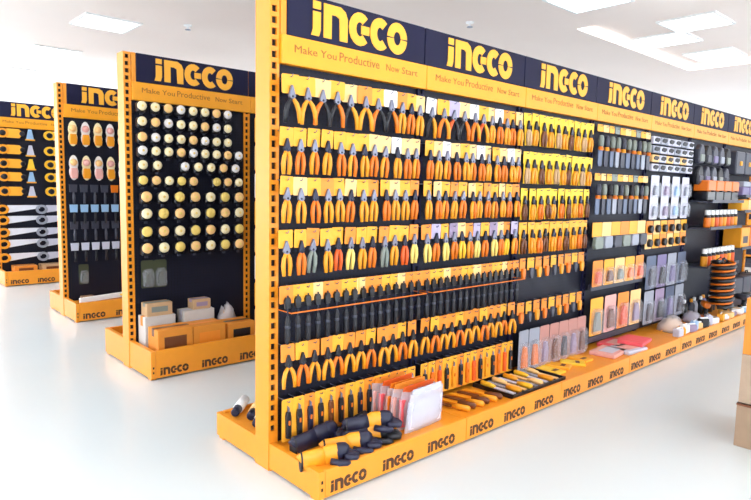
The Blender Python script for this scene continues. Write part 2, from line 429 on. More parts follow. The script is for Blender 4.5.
HEAD = MB().prism([(-0.004,-0.036),(0.004,-0.036),(0.013,-0.062),(0.019,-0.086),(0.010,-0.102),(-0.010,-0.102),(-0.019,-0.086),(-0.013,-0.062)][::-1], -0.017, -0.004, 0.003).mesh('jaws', STEEL)
def grip(sx, spl=0.0, r=0.0118, zb=-0.205):
    return MB().tube([(sx*0.006,-0.011,-0.098), (sx*(0.015+spl*0.35),-0.012,-0.122), (sx*(0.0185+spl*0.7),-0.012,-0.155), (sx*(0.015+spl),-0.011,zb)],
                     [r*0.75, r, r*1.05, r*0.8], 6)
GRIPL, GRIPR = [grip(s).mesh('grip', AMBER, True) for s in (-1, 1)]
SPLL, SPLR = [grip(s, 0.016, 0.0118, -0.2).mesh('grip', ORANGE, True) for s in (-1, 1)]
BIGL, BIGR = [grip(s, 0.026, 0.0125, -0.21).mesh('grip', ORANGE, True) for s in (-1, 1)]
PIVOT = MB().lathe([(0.0045, -0.0195), (0.006, -0.017), (0.006, -0.012)], 8, 0, -0.088, 'y').mesh('pivot', DSTEEL, True)
SHIFT = [-0.026, -0.045, -0.085, -0.085, -0.085, -0.085, -0.085]   # goods hang a little towards the near end of their bay
def pliers(label, x, z, card, gripm, headm=STEEL, style='s', group=None, y=-0.085, cat='pliers', name='pliers', gm2=None):
    x += SHIFT[min(int(x), 6)]
    t = thing(name, label, cat, (x, y+random.uniform(-0.006, 0.006), z+random.uniform(-0.003, 0.003)), (random.uniform(-0.03, 0.05), random.uniform(-0.05, 0.05), random.uniform(-0.12, 0.12)), group)
    link('card', recol({'s': CARD_S, 'x': CARD_W, 'v': CARD_S, 'b': CARD_B}[style], card), t)
    link('jaws', recol(HEAD, headm), t); link('pivot', PIVOT, t)
    L, R = {'s': (GRIPL, GRIPR), 'b': (GRIPL, GRIPR), 'x': (BIGL, BIGR), 'v': (SPLL, SPLR)}[style]
    link('grip', recol(L, gripm), t); link('grip', recol(R, gm2 or gripm), t)
    hook(x, z)
    return t
# screwdriver with a black handle
SD_HANDLE = MB().lathe([(0.006,-0.27),(0.013,-0.262),(0.0145,-0.22),(0.0125,-0.185),(0.0145,-0.16),(0.009,-0.14),(0.006,-0.132)], 8, 0, -0.014).mesh('handle', BLACK, True)
SD_BAND = MB().lathe([(0.0138,-0.192),(0.0148,-0.188),(0.0148,-0.182),(0.0138,-0.178)], 8, 0, -0.014).mesh('band', ORANGE, True)
SD_SHANK = MB().tube([(0,-0.014,-0.135), (0,-0.014,-0.04), (0,-0.014,-0.03)], [0.0042, 0.0042, 0.005], 6).mesh('shank', DSTEEL)
SD_GUARD = MB().prism([(-0.014,-0.095),(0.014,-0.095),(0.018,-0.055),(0.01,-0.04),(-0.01,-0.04),(-0.018,-0.055)], -0.02, -0.004, 0.003).mesh('sleeve', BLACKG)
# snap-off knife on a tall card
KN_BODY = MB().prism([(-0.012,-0.182),(0.009,-0.19),(0.016,-0.175),(0.016,-0.08),(0.011,-0.05),(-0.011,-0.05),(-0.016,-0.07),(-0.013,-0.13)], -0.018, -0.003, 0.004).mesh('body', BLACK)
KN_BLADE = MB().prism([(-0.006,-0.052),(0.007,-0.052),(0.007,-0.03),(-0.006,-0.016)], -0.011, -0.008).mesh('blade', STEEL)
KN_SLIDE = MB().cbox(-0.005, 0.005, -0.023, -0.016, -0.115, -0.092, 0.002).mesh('slider', ORANGE)

def rowlab(desc, i, r, b):
    return f'{desc}, {ORD[i]} along the {ORD[r]} row from top, {BAY[b]}'

ZR = [1.928, 1.683, 1.449, 1.198, 0.927, 0.638, 0.364]
def ccol(seq, i): return seq[i % len(seq)]
for b in (0, 1):
    # row 1: wide open pliers, then a few ordinary ones
    xs = [0.055+0.092*k for k in range(8)] if b == 0 else [0.05+0.095*k for k in range(6)]
    c1 = [CYEL, CYEL, CPEA, CYEL, CPEA, CORA, CYEL, CWHI] if b == 0 else [CWHI, CYEL, CLIL, CPEA, CWHI, CYEL]
    for i, x in enumerate(xs):
        pliers(rowlab('wide-open pliers with black-backed grips', i, 0, b), b+x, ZR[0], c1[i], [BLACK, AMBER, ORANGE, BLACK][i % 4] if b == 0 else [BLACK, ORANGE, REDO][i % 3],
               STEEL, 'x', 'wide-open pliers in the top row', name='wide_pliers', gm2=[AMBER, AMBER, BLACK, ORANGE][i % 4])
    n0 = len(xs); x = xs[-1]+0.09; i = n0
    while x < 0.965:
        pliers(rowlab('carded pliers with amber grips', i, 0, b), b+x, ZR[0], ccol([CORA, CYEL, CPEA, CWHI], i), ccol([AMBER, ORANGE], i), DSTEEL if i % 2 else STEEL, 's', 'amber pliers in the top row')
        x += 0.073; i += 1
    # rows 2 to 4: dense carded pliers
    for r in (1, 2, 3):
        n = 12
        for i in range(n):
            x = 0.036+i*0.0795
            if r == 1: card = (CYEL if i < 7 else (CPEA if i % 3 else CWHI)) if b == 0 else ccol([CYEL, CPEA, CWHI, CPEA], i)
            elif r == 2: card = ccol([CYEL, CPEA, CYEL, CORA], i)
            else: card = ccol([CYEL, CYEL, CORA], i) if b == 0 else ccol([CORA, CLIL, CYEL, MAUVE, CPEA], i)
            gm = {1: [AMBER, ORANGE, AMBER], 2: [AMBER, AMBER, ORANGE], 3: [AMBER, ORANGE, GGREY, AMBER, REDO, PALEG]}[r]
            if r == 3 and b == 1: gm = [AMBER, PALEG, ORANGE, PALEG, ORANGE, YGRIP]
            g1 = ccol(gm, i+b)
            pliers(rowlab('carded pliers with %s grips' % {'amber_grip': 'amber', 'orange_grip': 'orange', 'green_grey_plastic': 'grey', 'red_orange_grip': 'red-orange',
                   'pale_yellow_grip': 'pale', 'yellow_grip': 'yellow'}[g1.name], i, r, b), b+x, ZR[r], card, g1, ccol([STEEL, DSTEEL, STEEL], i+r), 's',
                   f'carded pliers in the {ORD[r]} row', gm2=ccol([g1, g1, ORANGE if g1 == AMBER else g1], i))
    # row 5: black screwdrivers below yellow cards
    for i in range(16):
        x = 0.04+i*0.0605
        t = thing('screwdriver', rowlab('black-handled screwdriver below a yellow card', i, 4, b), 'screwdriver', (b+x+SHIFT[b], -0.085, ZR[4]), (0, 0, random.uniform(-0.08, 0.08)), 'black screwdrivers')
        link('card', recol(CARD_S, ccol([CORA, CYEL, CYEL, CPEA, CORA], i)), t); link('shank', SD_SHANK, t); link('sleeve', SD_GUARD, t)
        link('handle', SD_HANDLE, t); link('band', recol(SD_BAND, DGREY), t); hook(b+x+SHIFT[b], ZR[4])
    # row 6: splayed snips with black heads
    for i in range(12):
        x = 0.05+i*0.0785
        pliers(rowlab('splayed orange-handled snips with black jaws', i, 5, b), b+x, ZR[5], ccol([CORA, CYEL, CORA], i), ccol([AMBER, ORANGE, AMBER], i), BLACK, 'v',
               'orange snips in the sixth row', name='snips', cat='snips')
    # row 7: knives on tall yellow cards
    for i in range(14):
        x = 0.05+i*0.067
        t = thing('utility_knife', rowlab('black knife on a tall yellow card', i, 6, b), 'knife', (b+x+SHIFT[b], -0.085, ZR[6]), (0, 0, random.uniform(-0.06, 0.06)), 'carded black knives')
        link('card', recol(CARD_T, ccol([CYEL, CYEL, CORA], i)), t); link('body', recol(KN_BODY, ccol([BLACK, BLACK, NAVYR, BLACK, TAPE], i) if b == 0 else ccol([BLACK, ORANGE, REDO, BLACK, AMBER], i)), t)
        link('blade', KN_BLADE, t); link('slider', KN_SLIDE, t); hook(b+x+SHIFT[b], ZR[6])
    # thin yellow rail in front of the screwdrivers
    link('wire_rail', MB().tube([(b+0.02, -0.12, 0.812), (b+0.97, -0.12, 0.812)], 0.0035, 6).tube([(b+0.02, 0.004, 0.812), (b+0.02, -0.12, 0.812)], 0.003, 4)
         .tube([(b+0.97, 0.004, 0.812), (b+0.97, -0.12, 0.812)], 0.003, 4).mesh('wire_rail', ORANGE), G1)

# ---- third bay: bright yellow cards with small pliers
for r, z in enumerate((1.937, 1.677, 1.427, 1.188)):
    for i in range(10):
        pliers(rowlab('small pliers under a bright yellow card', i, r, 2), 2.06+i*0.093, z, CBRI if r < 3 else CYEL, ccol([KRAFT, AMBER, TAPE, AMBER], i) if r < 2 else ccol([TAPE, AMBER, ORANGE], i),
               ccol([DSTEEL, BLACK], i), 'b', 'small pliers under bright yellow cards', name='small_pliers')
CLIPBODY = MB().prism([(-0.012,-0.13),(0.012,-0.13),(0.022,-0.09),(0.018,-0.055),(-0.018,-0.055),(-0.022,-0.09)], -0.02, -0.003, 0.004).mesh('body', DGREY)
for r, z in ((4, 0.935), (5, 0.62)):
    for i in range(9):
        t = thing('trim_knife', rowlab('folding knife on a short orange card', i, r, 2), 'knife', (1.985+i*0.1, -0.085, z), (0, 0, random.uniform(-0.08, 0.08)), 'folding knives on orange cards')
        link('card', recol(CARD_S, ccol([CORA, CYEL, CORA], i)), t); link('body', recol(CLIPBODY, ccol([ORANGE, DGREY, AMBER], i)), t); hook(1.985+i*0.1, z)
# blister packs
def blister_shapes(wd, ht):
    card = rect_card(wd, 0.014, -ht, c=0.01).mesh('card', CWHI)
    w2 = wd*0.40; zt, zb = -ht*0.25, -ht*0.94
    dome = MB().prism([(-w2+0.012,zb),(w2-0.012,zb),(w2,zb+0.015),(w2,zt-0.03),(w2*0.5,zt),(-w2*0.5,zt),(-w2,zt-0.03),(-w2,zb+0.015)], -0.04, -0.001, 0.008).mesh('blister', CLEAR)
    w3 = w2*0.62
    core = MB().prism([(-w3,zb+0.02),(w3,zb+0.02),(w3*0.9,(zb+zt)/2),(w3*0.45,zt-0.03),(-w3*0.45,zt-0.03),(-w3*0.9,(zb+zt)/2)], -0.026, -0.003, 0.005).mesh('content', ORANGE)
    return card, dome, core
BL = {'s': blister_shapes(0.1, 0.2), 'm': blister_shapes(0.17, 0.2), 'l': blister_shapes(0.2, 0.3), 't': blister_shapes(0.125, 0.29)}
def blister(label, x, y, z, size, cardm, corem, group=None, rz=0.0, name='blister_pack', cat='blister pack'):
    t = thing(name, label, cat, (x, y, z), (0, 0, rz), group)
    c, d, k = BL[size]
    link('card', recol(c, cardm), t); link('blister', d, t); link('content', recol(k, corem), t)
    return t
for i in range(7):
    if i < 2: nm, cm, km = 'grey blister pack with orange content', GREY, ORANGE
    else: nm, cm, km = 'dusty-rose blister pack with dark content', DROSE, ccol([TAPE, DGREY, MAUVE], i)
    blister(rowlab(nm, i, 6, 2), 2.005+i*0.133, -0.11, 0.425, 't', cm, km, 'blister packs low in the third bay', random.uniform(-0.05, 0.05))

# ---- fourth bay: files and chisels, yellow packs below
FL_BLADE = MB().prism([(-0.022,-0.315),(0.022,-0.315),(0.03,-0.295),(0.03,-0.185),(-0.03,-0.185),(-0.03,-0.295)], -0.012, -0.004, 0.002).mesh('blade', BGREY)
FL_HANDLE = MB().lathe([(0.014,-0.165),(0.022,-0.15),(0.024,-0.11),(0.019,-0.08),(0.012,-0.07)], 8, 0, -0.012).mesh('handle', GGREY, True)
FL_FERR = MB().lathe([(0.022,-0.19),(0.023,-0.186),(0.019,-0.162),(0.015,-0.16)], 8, 0, -0.012).mesh('ferrule', ORANGE, True)
for r, (z, n) in enumerate(((1.945, 10), (1.56, 10))):
    for i in range(n):
        t = thing('chisel', rowlab('blue-grey chisel below a short card', i, r, 3), 'chisel', (2.975+i*0.096, -0.085, z), (0, 0, random.uniform(-0.08, 0.08)), 'hanging chisels')
        link('card', recol(CARD_C, ccol([CYEL, CPEA, CYEL, GGREY], i)), t)
        hnd = ccol([GGREY, DGREY, GGREY], i) if r == 0 else ccol([DGREY, GGREY, BLACK, GGREY], i)
        link('handle', recol(FL_HANDLE, hnd), t); link('ferrule', recol(FL_FERR, ccol([ORANGE, AMBER, TAPE], i)), t); link('blade', recol(FL_BLADE, ccol([BGREY, DSTEEL, BGREY, GREY, DGREY], i)), t)
        hook(2.975+i*0.096, z)
WIDE = rect_card(0.155, 0.014, -0.105).mesh('card', CYEL)
WBODY = MB().prism([(-0.055,-0.2),(0.055,-0.2),(0.07,-0.17),(0.06,-0.1),(-0.06,-0.1),(-0.07,-0.17)], -0.03, -0.002, 0.006).mesh('body', GGREY)
for i in range(6):
    t = thing('scraper', rowlab('grey-green scraper under a wide card', i, 2, 3), 'scraper', (3.015+i*0.161, -0.085, 1.165), None, 'scrapers under wide yellow cards')
    link('card', recol(WIDE, ccol([CYEL, CPEA, CYEL, CORA], i)), t); link('body', recol(WBODY, ccol([GGREY, GREY, DGREY], i)), t)
for i in range(5):
    blister(rowlab('yellow and orange blister pack', i, 3, 3), 3.035+i*0.19, -0.1, 0.855, 'm', ccol([CORA, CYEL, CPEA, CYEL, CORA], i), ccol([REDO, TAPE, GGREY, ORANGE], i), 'yellow packs in the fourth bay', random.uniform(-0.04, 0.04))
for i in range(4):
    blister(rowlab('tall orange and rose blister pack', i, 4, 3), 3.055+i*0.235, -0.1, 0.545, 'l', ccol([CYEL, ROSE, CORA, CPEA], i), ccol([GGREY, TAPE, REDO, MAUVE], i), 'tall packs low in the fourth bay', random.uniform(-0.04, 0.04))
for z in (0.64, 0.2):
    link('rail', MB().cbox(3.02, 3.97, -0.06, -0.03, z-0.03, z+0.02, 0.004).mesh('rail', DGREY), G1)

# ---- fifth bay
CLIP = MB().cbox(-0.07, 0.07, -0.03, -0.002, -0.052, 0.014, 0.006).mesh('holder', PGREY)
CLIPH = MB().prism([(-0.05,-0.03),(0.02,-0.038),(0.05,-0.02),(0.05,0.0),(-0.02,0.004),(-0.05,-0.01)], -0.036, -0.028, 0.002).mesh('keys', BLACK)
for r in range(4):
    for i in range(6):
        t = thing('hex_key_holder', rowlab('pale grey key holder with dark keys', i, r, 4), 'tool set', (4.02+i*0.158, -0.06, 1.925-r*0.082), None, 'key holders in the fifth bay')
        link('holder', recol(CLIP, ccol([PGREY, GREY, PGREY], i+r) if r != 2 else ccol([CPEA, PGREY], i)), t); link('keys', CLIPH, t)
for r in range(2):
    for i in range(4):
        blister(rowlab('pale lilac-grey blister card', i, 4+r, 4), 4.055+i*0.235, -0.08, 1.575-r*0.19, 'm', PGREY, ccol([GREY, MAUVE, SKYB], i), 'pale cards in the fifth bay')
HOLEP = MB().lathe([(0.03,-0.032),(0.036,-0.03),(0.038,-0.003)], 12, 0, -0.06, 'y').mesh('bit', BLACK, True)
CARD_O = rect_card(0.14, 0.014, -0.115).mesh('card', CORA)
for r in range(2):
    for i in range(6):
        t = thing('hole_saw_pack', rowlab('orange card with a round dark bit', i, 6+r, 4), 'drill bit', (4.02+i*0.158, -0.07, 1.155-r*0.13), None, 'round bits on orange cards')
        link('card', recol(CARD_O, ccol([CORA, CPEA, CYEL], i+r)), t); link('bit', HOLEP, t)
for r, z in enumerate((0.83, 0.5)):
    for i in range(4):
        blister(rowlab('blue-grey tall blister pack' if r == 0 else 'mauve-grey tall blister pack', i, 8+r, 4), 4.065+i*0.235, -0.09, z, 'l', (ccol([BGREY, PURPLE, GREY], i) if r == 0 else ccol([GREY, MAUVE, BGREY], i)),
                ccol([DGREY, BLACK, PURPLE], i), 'grey packs low in the fifth bay')

# ---- sixth and seventh bays: shelves, cans and cases
for (b, z) in ((5, 1.36), (5, 1.085), (5, 0.685), (6, 1.42), (6, 1.25), (6, 0.83)):
    link('shelf', MB().box(b+0.02, b+0.964, -0.25, 0.004, z-0.018, z).box(b+0.02, b+0.964, -0.256, -0.25, z-0.02, z+0.012).mesh('shelf', DGREY), G1)
POUCH = MB().prism([(-0.06,-0.19),(0.06,-0.19),(0.078,-0.15),(0.07,-0.05),(0.03,0.0),(-0.03,0.0),(-0.07,-0.05),(-0.078,-0.15)], -0.05, -0.002, 0.012).mesh('body', DGREY)
POUCHF = MB().prism([(-0.05,-0.17),(0.05,-0.17),(0.05,-0.1),(-0.05,-0.1)], -0.06, -0.045, 0.005).mesh('pocket', GGREY)
for r in range(2):
    for i in range(5):
        t = thing('tool_pouch', rowlab('charcoal hanging tool pouch', i, r, 5), 'pouch', (5.03+i*0.19, -0.07, 1.93-r*0.215+(-0.0)), None, 'charcoal pouches')
        link('body', recol(POUCH, ccol([DGREY, BLACK, DGREY], i+r)), t); link('pocket', recol(POUCHF, ccol([GGREY, DGREY, PURPLE, GREY], i+r)), t)
CASEB = MB().cbox(-0.105, 0.105, -0.14, 0, 0, 0.1, 0.01).mesh('body', BLACKG)
CASEL = MB().cbox(-0.105, 0.105, -0.142, 0, 0.1, 0.21, 0.01).mesh('lid', ORANGE)
CASEH = MB().tube([(-0.03,-0.142,0.1),(-0.028,-0.165,0.1),(0.028,-0.165,0.1),(0.03,-0.142,0.1)], 0.006, 6).mesh('handle', BLACK)
for i in range(4):
    t = thing('tool_case', f'black tool case with orange lid, {ORD[i]} on the upper shelf of the sixth bay', 'tool case', (5.135+i*0.235, -0.06, 1.36), None, 'orange-lidded cases')
    link('body', CASEB, t); link('lid', CASEL, t); link('handle', CASEH, t)
CANB = MB().lathe([(0.032,0),(0.034,0.006),(0.034,0.1),(0.034,0.102)], 12).mesh('body', ORANGE, True)
CANS = MB().lathe([(0.034,0.102),(0.03,0.125),(0.02,0.135)], 12).mesh('shoulder', BLACKG, True)
CANC = MB().lathe([(0.024,0.13),(0.026,0.134),(0.026,0.175),(0.018,0.182)], 12).mesh('cap', WHITE, True)
for zi, (z, nm) in enumerate(((1.085, 'middle'), (0.685, 'lower'))):
    for i in range(8):
        t = thing('spray_can', f'orange spray can with white cap, {ORD[i]} on the {nm} shelf, sixth bay', 'spray can', (5.09+i*0.115, -0.19, z), None, f'spray cans on the {nm} shelf')
        link('body', recol(CANB, ccol([ORANGE, AMBER, REDO], i+zi)), t); link('shoulder', CANS, t); link('cap', CANC, t)
for i in range(3):
    t = thing('tool_case', f'closed black case with yellow latch, {ORD[i]} hung atop the seventh bay', 'tool case', (6.17+i*0.31, -0.03, 1.66), None, 'black cases atop the seventh bay')
    link('body', MB().cbox(-0.14, 0.14, -0.1, 0.02, 0, 0.26, 0.012).mesh('body', DGREY), t); link('latch', MB().cbox(-0.03, 0.03, -0.112, -0.098, 0.1, 0.15, 0.004).mesh('latch', CYEL), t)
for i in range(4):
    t = thing('parts_box', f'purple-grey parts box, {ORD[i]} on the top shelf of the seventh bay', 'box', (6.13+i*0.235, -0.08, 1.42), None, 'purple-grey parts boxes')
    link('body', MB().cbox(-0.105, 0.105, -0.14, 0, 0, 0.1, 0.008).mesh('body', PURPLE), t); link('lid', MB().cbox(-0.11, 0.11, -0.145, 0, 0.1, 0.16, 0.008).mesh('lid', GREY), t)
for i in range(4):
    t = thing('carton', f'small yellow carton, {ORD[i]} on the middle shelf of the seventh bay', 'box', (6.13+i*0.235, -0.08, 1.25), None, 'small yellow cartons')
    link('body', MB().cbox(-0.105, 0.105, -0.14, 0, 0, 0.125, 0.006).mesh('body', ccol([CYEL, CPEA, AMBER], i)), t); link('flap', MB().box(-0.1, 0.1, -0.141, -0.01, 0.125, 0.129).mesh('flap', CORA), t)
for i in range(3):
    t = thing('carton', f'large orange carton, {ORD[i]} on the low shelf of the seventh bay', 'box', (6.17+i*0.31, -0.05, 0.83), None, 'large orange cartons')
    link('body', MB().cbox(-0.14, 0.14, -0.19, 0, 0, 0.23, 0.006).mesh('body', ccol([AMBER, ORANGE, CYEL], i)), t); link('label_panel', MB().box(-0.08, 0.08, -0.192, -0.19, 0.05, 0.13).mesh('label_panel', DGREY), t)
for i in range(3):
    t = thing('tool_case', f'closed black case, {ORD[i]} low on the deck of the seventh bay', 'tool case', (6.17+i*0.31, -0.05, 0.132), None, 'black cases on the deck')
    link('body', MB().cbox(-0.14, 0.14, -0.16, 0.02, 0, 0.34, 0.012).mesh('body', DGREY), t); link('handle', MB().tube([(-0.04,-0.05,0.335),(-0.035,-0.05,0.37),(0.035,-0.05,0.37),(0.04,-0.05,0.335)], 0.007, 6).mesh('handle', BLACK), t)
# coiled hose hanging at the end of the sixth bay
t = thing('coiled_hose', 'black and orange coiled hose hanging in front of the sixth bay, above the deck clutter', 'hose', (5.07, -0.385, 0.30))
def helix(a0, n, r, h0, h1):
    return [(r*math.cos(a0+2*PI*n*k/(n*10)), r*math.sin(a0+2*PI*n*k/(n*10)), h0+(h1-h0)*k/(n*10)) for k in range(n*10+1)]
link('coil', MB().tube(helix(0, 7, 0.1, 0.0, 0.46), 0.010, 6).mesh('coil', ORANGE, True), t)
link('coil', MB().tube(helix(PI, 7, 0.1, 0.0, 0.46), 0.021, 6).mesh('coil', BLACKG, True), t)
link('hanger', MB().tube([(0,0.13,0.395), (0,0.12,0.42), (0,0.03,0.5), (0.0,0,0.46)], 0.006, 6).mesh('hanger', DSTEEL), t)
link('strap', MB().tube([(-0.1,0,0.45), (0,0,0.49), (0.1,0,0.45)], 0.01, 6).mesh('strap', BLACK), t)

# ------------------------------------------------------------------ things lying on the deck of the long rack
DZ = 0.132
def glove_parts(t, back, dip, cuff):
    """a work glove lying flat, fingers towards +x"""
    link('hand', MB().tube([(0.0,0,0.024), (0.03,0,0.03), (0.065,0,0.03), (0.085,0,0.028)], [0.046, 0.056, 0.056, 0.052], 12, 0.5).mesh('hand', back, True), t)
    link('knuckles', MB().tube([(0.07,0,0.028), (0.085,0,0.031), (0.105,0,0.03), (0.118,0,0.024)], [0.054, 0.058, 0.056, 0.046], 12, 0.52).mesh('knuckles', dip, True), t)
    for yy, ln in ((-0.04, 0.05), (-0.014, 0.064), (0.013, 0.062), (0.039, 0.044)):
        link('finger', MB().tube([(0.1,yy*0.92,0.026), (0.118+ln*0.5,yy,0.024), (0.118+ln*0.85,yy*0.98,0.02), (0.118+ln,yy*0.95,0.016)], [0.016, 0.0165, 0.015, 0.009], 8).mesh('finger', dip, True), t)
    link('thumb', MB().tube([(0.03,-0.044,0.022), (0.06,-0.068,0.02), (0.1,-0.074,0.017), (0.115,-0.07,0.014)], [0.016, 0.017, 0.015, 0.008], 8).mesh('thumb', dip, True), t)
    link('cuff', MB().tube([(-0.1,0,0.018), (-0.095,0,0.022), (-0.04,0,0.026), (0.01,0,0.026)], [0.042, 0.048, 0.047, 0.05], 12, 0.5).mesh('cuff', cuff, True), t)
    link('cuff_band', MB().tube([(-0.106,0,0.022), (-0.098,0,0.022)], [0.047, 0.049], 12, 0.5).mesh('cuff_band', BLACK, True), t)
for (x, y, z, rz, s, bk, dp, cu, lb) in (
        (0.05, -0.335, DZ, -0.32, 1.0, AMBER, NAVYR, AMBER, 'work glove with dark fingers and yellow back, nearest the front corner'),
        (0.215, -0.30, DZ, -0.36, 1.05, AMBER, NAVYR, AMBER, 'work glove with dark fingers and yellow back, second from the front corner'),
        (0.37, -0.28, DZ, -0.4, 1.05, AMBER, BLACK, NAVYR, 'work glove lying beneath another beside the milky bags'),
        (0.38, -0.27, DZ+0.057, -0.4, 1.05, AMBER, NAVYR, NAVYR, 'work glove lying on top of another beside the milky bags'),
        (0.13, -0.15, DZ, 0.05, 1.15, NAVYR, NAVYR, NAVYR, 'dark work glove along the knife cards, next to the end post'),
        (0.42, -0.13, DZ, 0.25, 0.9, BLACK, BLACK, NAVYR, 'all-black work glove along the knife cards, behind the stacked gloves')):
    t = thing('work_glove', lb, 'glove', (x, y, z), (0, 0, rz), 'work gloves on the deck'); t.scale = (s, s, s)
    glove_parts(t, bk, dp, cu)
# milky plastic bags standing in a row, orange header cards
def bag_mesh(wd, ht, th):
    b = MB(); nx, nz = 9, 7; rnd = random.Random(3)
    for side in (-1, 1):
        n = len(b.v)
        for j in range(nz+1):
            for i in range(nx+1):
                u, v = i/nx, j/nz
                bul = math.sin(PI*u)**0.5*math.sin(PI*min(1, v*0.8+0.12))**0.6
                wj = wd*(1.0-0.12*v)
                b.v.append(((u-0.5)*wj+rnd.uniform(-0.004, 0.004), side*(0.002+th*bul*(0.8+0.4*rnd.random())), v*ht*(1-0.06*math.sin(PI*u*2)**2)))
        for j in range(nz):
            for i in range(nx):
                a = n+j*(nx+1)+i; b.f.append((a, a+1, a+nx+2, a+nx+1))
    return b
BAGM = bag_mesh(0.31, 0.215, 0.022).mesh('bag', BAG, True)
BAGC = MB().cbox(-0.135, 0.135, -0.012, 0.012, 0.012, 0.17, 0.006).mesh('content', ROSE)
BAGH = MB().prism([(-0.125,0.19),(0.125,0.19),(0.115,0.235),(-0.115,0.235)], -0.004, 0.004, 0.001).mesh('header_card', ORANGE)
for i in range(6):
    y = -0.335+i*0.048
    t = thing('plastic_bag', ['milky plastic bag at the front of the row of bags, face towards the aisle'][0] if i == 0 else f'milky plastic bag with orange header, {ORD[i]} back in its row', 'plastic bag',
              (0.74-i*0.006, y, DZ+0.002), (0.10-0.05*(i % 3), 0.0, 0.06-0.02*(i % 4)), 'row of milky bags on the deck')
    link('bag', BAGM, t); link('content', recol(BAGC, PGREY if i == 0 else ccol([ORANGE, PINK, ROSE], i)), t); link('header_card', recol(BAGH, PGREY if i == 0 else ccol([ORANGE, REDO, CORA], i)), t)
# tray of yellow-handled files and loose ones beside it
t = thing('tool_tray', 'flat dark tray of yellow tools lying on the deck', 'tray', (1.79, -0.24, DZ))
link('base', MB().box(-0.3, 0.3, -0.155, 0.155, 0, 0.006).mesh('base', BLACKG), t)
for a in ((-0.3,0.3,-0.16,-0.15), (-0.3,0.3,0.15,0.16), (-0.305,-0.295,-0.16,0.16), (0.295,0.305,-0.16,0.16)):
    link('rim', MB().box(*a, 0, 0.028).mesh('rim', BLACKG), t)
TH = MB().tube([(0,-0.135,0.018), (0,-0.125,0.02), (0,-0.06,0.02), (0,-0.02,0.018)], [0.012, 0.02, 0.018, 0.012], 8, 0.7).mesh('handle', YGRIP, True)
TBL = MB().prism([(-0.016,0.012),(0.016,0.012),(0.016,0.018),(-0.016,0.018)], -0.02, 0.13).mesh('blade', PGREY)
for i in range(9):
    t = thing('file', f'yellow-handled grey file, {ORD[i]} across the dark tray', 'file', (1.54+i*0.062, -0.24, DZ+0.004), (0, 0, 0 if i % 2 else PI), 'files in the dark tray')
    link('handle', recol(TH, ccol([YGRIP, AMBER, CPEA], i)), t); link('blade', recol(TBL, ccol([PGREY, GREY, CPEA], i)), t)
for i in range(6):
    t = thing('file', f'loose amber and dark file, {ORD[i]} between the bags and the tray', 'file', (1.07+i*0.065, -0.235+0.01*(i % 2), DZ), (0, 0, 0.25), 'loose files by the bags')
    link('handle', recol(TH, ccol([AMBER, TAPE], i)), t); link('blade', recol(TBL, ccol([TAPE, AMBER], i)), t)
for i in range(4):
    t = thing('chalk_bottle', f'small flat yellow packet with dark stripe, {ORD[i]} beyond the tray', 'packet', (2.2+i*0.15, -0.22+0.03*(i % 2), DZ), (0, 0, 0.3*(i % 3)), 'flat yellow packets on the deck')
    t.name = 'flat_packet'
    link('body', MB().cbox(-0.055, 0.055, -0.09, 0.09, 0, 0.018, 0.004).mesh('body', ccol([CBRI, CYEL], i)), t); link('stripe', MB().box(-0.03, 0.03, -0.05, -0.02, 0.018, 0.0195).mesh('stripe', TAPE), t)
# pink sheets
for i, (x, y, rz, m1, m2, z) in enumerate(((3.0, -0.25, 0.1, ROSE, PGREY, 0), (3.22, -0.3, -0.1, PGREY, ROSE, 0), (3.3, -0.16, 0.05, PINK, ROSE, 0.0), (3.52, -0.2, -0.05, PINK, REDO, 0), (3.42, -0.27, 0.15, PINK, PINK, 0.03))):
    t = thing('flat_pack', ['pale rose flat pack at the near end of the pink packs', 'grey-white flat pack at the front of the pink packs', 'pink flat pack lying behind the grey-white one',
              'pink flat pack with red panel at the far end', 'pink flat pack lying on top of the others'][i], 'packet', (x, y, DZ+z), (0, 0, rz), 'pink flat packs on the deck')
    link('body', MB().cbox(-0.14, 0.14, -0.1, 0.1, 0, 0.03, 0.005).mesh('body', m1), t); link('panel', MB().box(-0.08, 0.1, -0.06, 0.05, 0.03, 0.0315).mesh('panel', m2), t)
# bagged bundle and clutter farther along
def lump(rx, ry, rz, seed, m, name):
    rnd = random.Random(seed); prof = MB(); n0 = 0; seg, rows = 14, 7
    for j in range(rows+1):
        a = PI/2*j/rows
        for k in range(seg):
            th = 2*PI*k/seg; q = 1+rnd.uniform(-0.12, 0.12)
            prof.v.append((rx*math.cos(a)*math.cos(th)*q+ (0 if j < rows else 0), ry*math.cos(a)*math.sin(th)*q, rz*math.sin(a)*(q if j else 0)))
    for j in range(rows):
        for k in range(seg):
            l = (k+1) % seg; prof.f.append((j*seg+k, j*seg+l, (j+1)*seg+l, (j+1)*seg+k))
    prof.f.append(tuple(range(seg))[::-1])
    return prof.mesh(name, m, True)
for i, (x, y, s, lb) in enumerate(((4.3, -0.22, 0.15, 'large milky bag of pale goods on the deck past the pink packs'), (4.85, -0.2, 0.12, 'smaller lumpy white bag on the deck below the fifth bay'))):
    t = thing('goods_bag', lb, 'plastic bag', (x, y, DZ), (0, 0, i), None)
    link('bag', lump(s, s*0.75, s*0.9, 5+i, BAG, 'bag'), t); link('content', lump(s*0.85, s*0.65, s*0.75, 15+i, [CPEA, MAUVE][i], 'content'), t)
rp = random.Random(11)
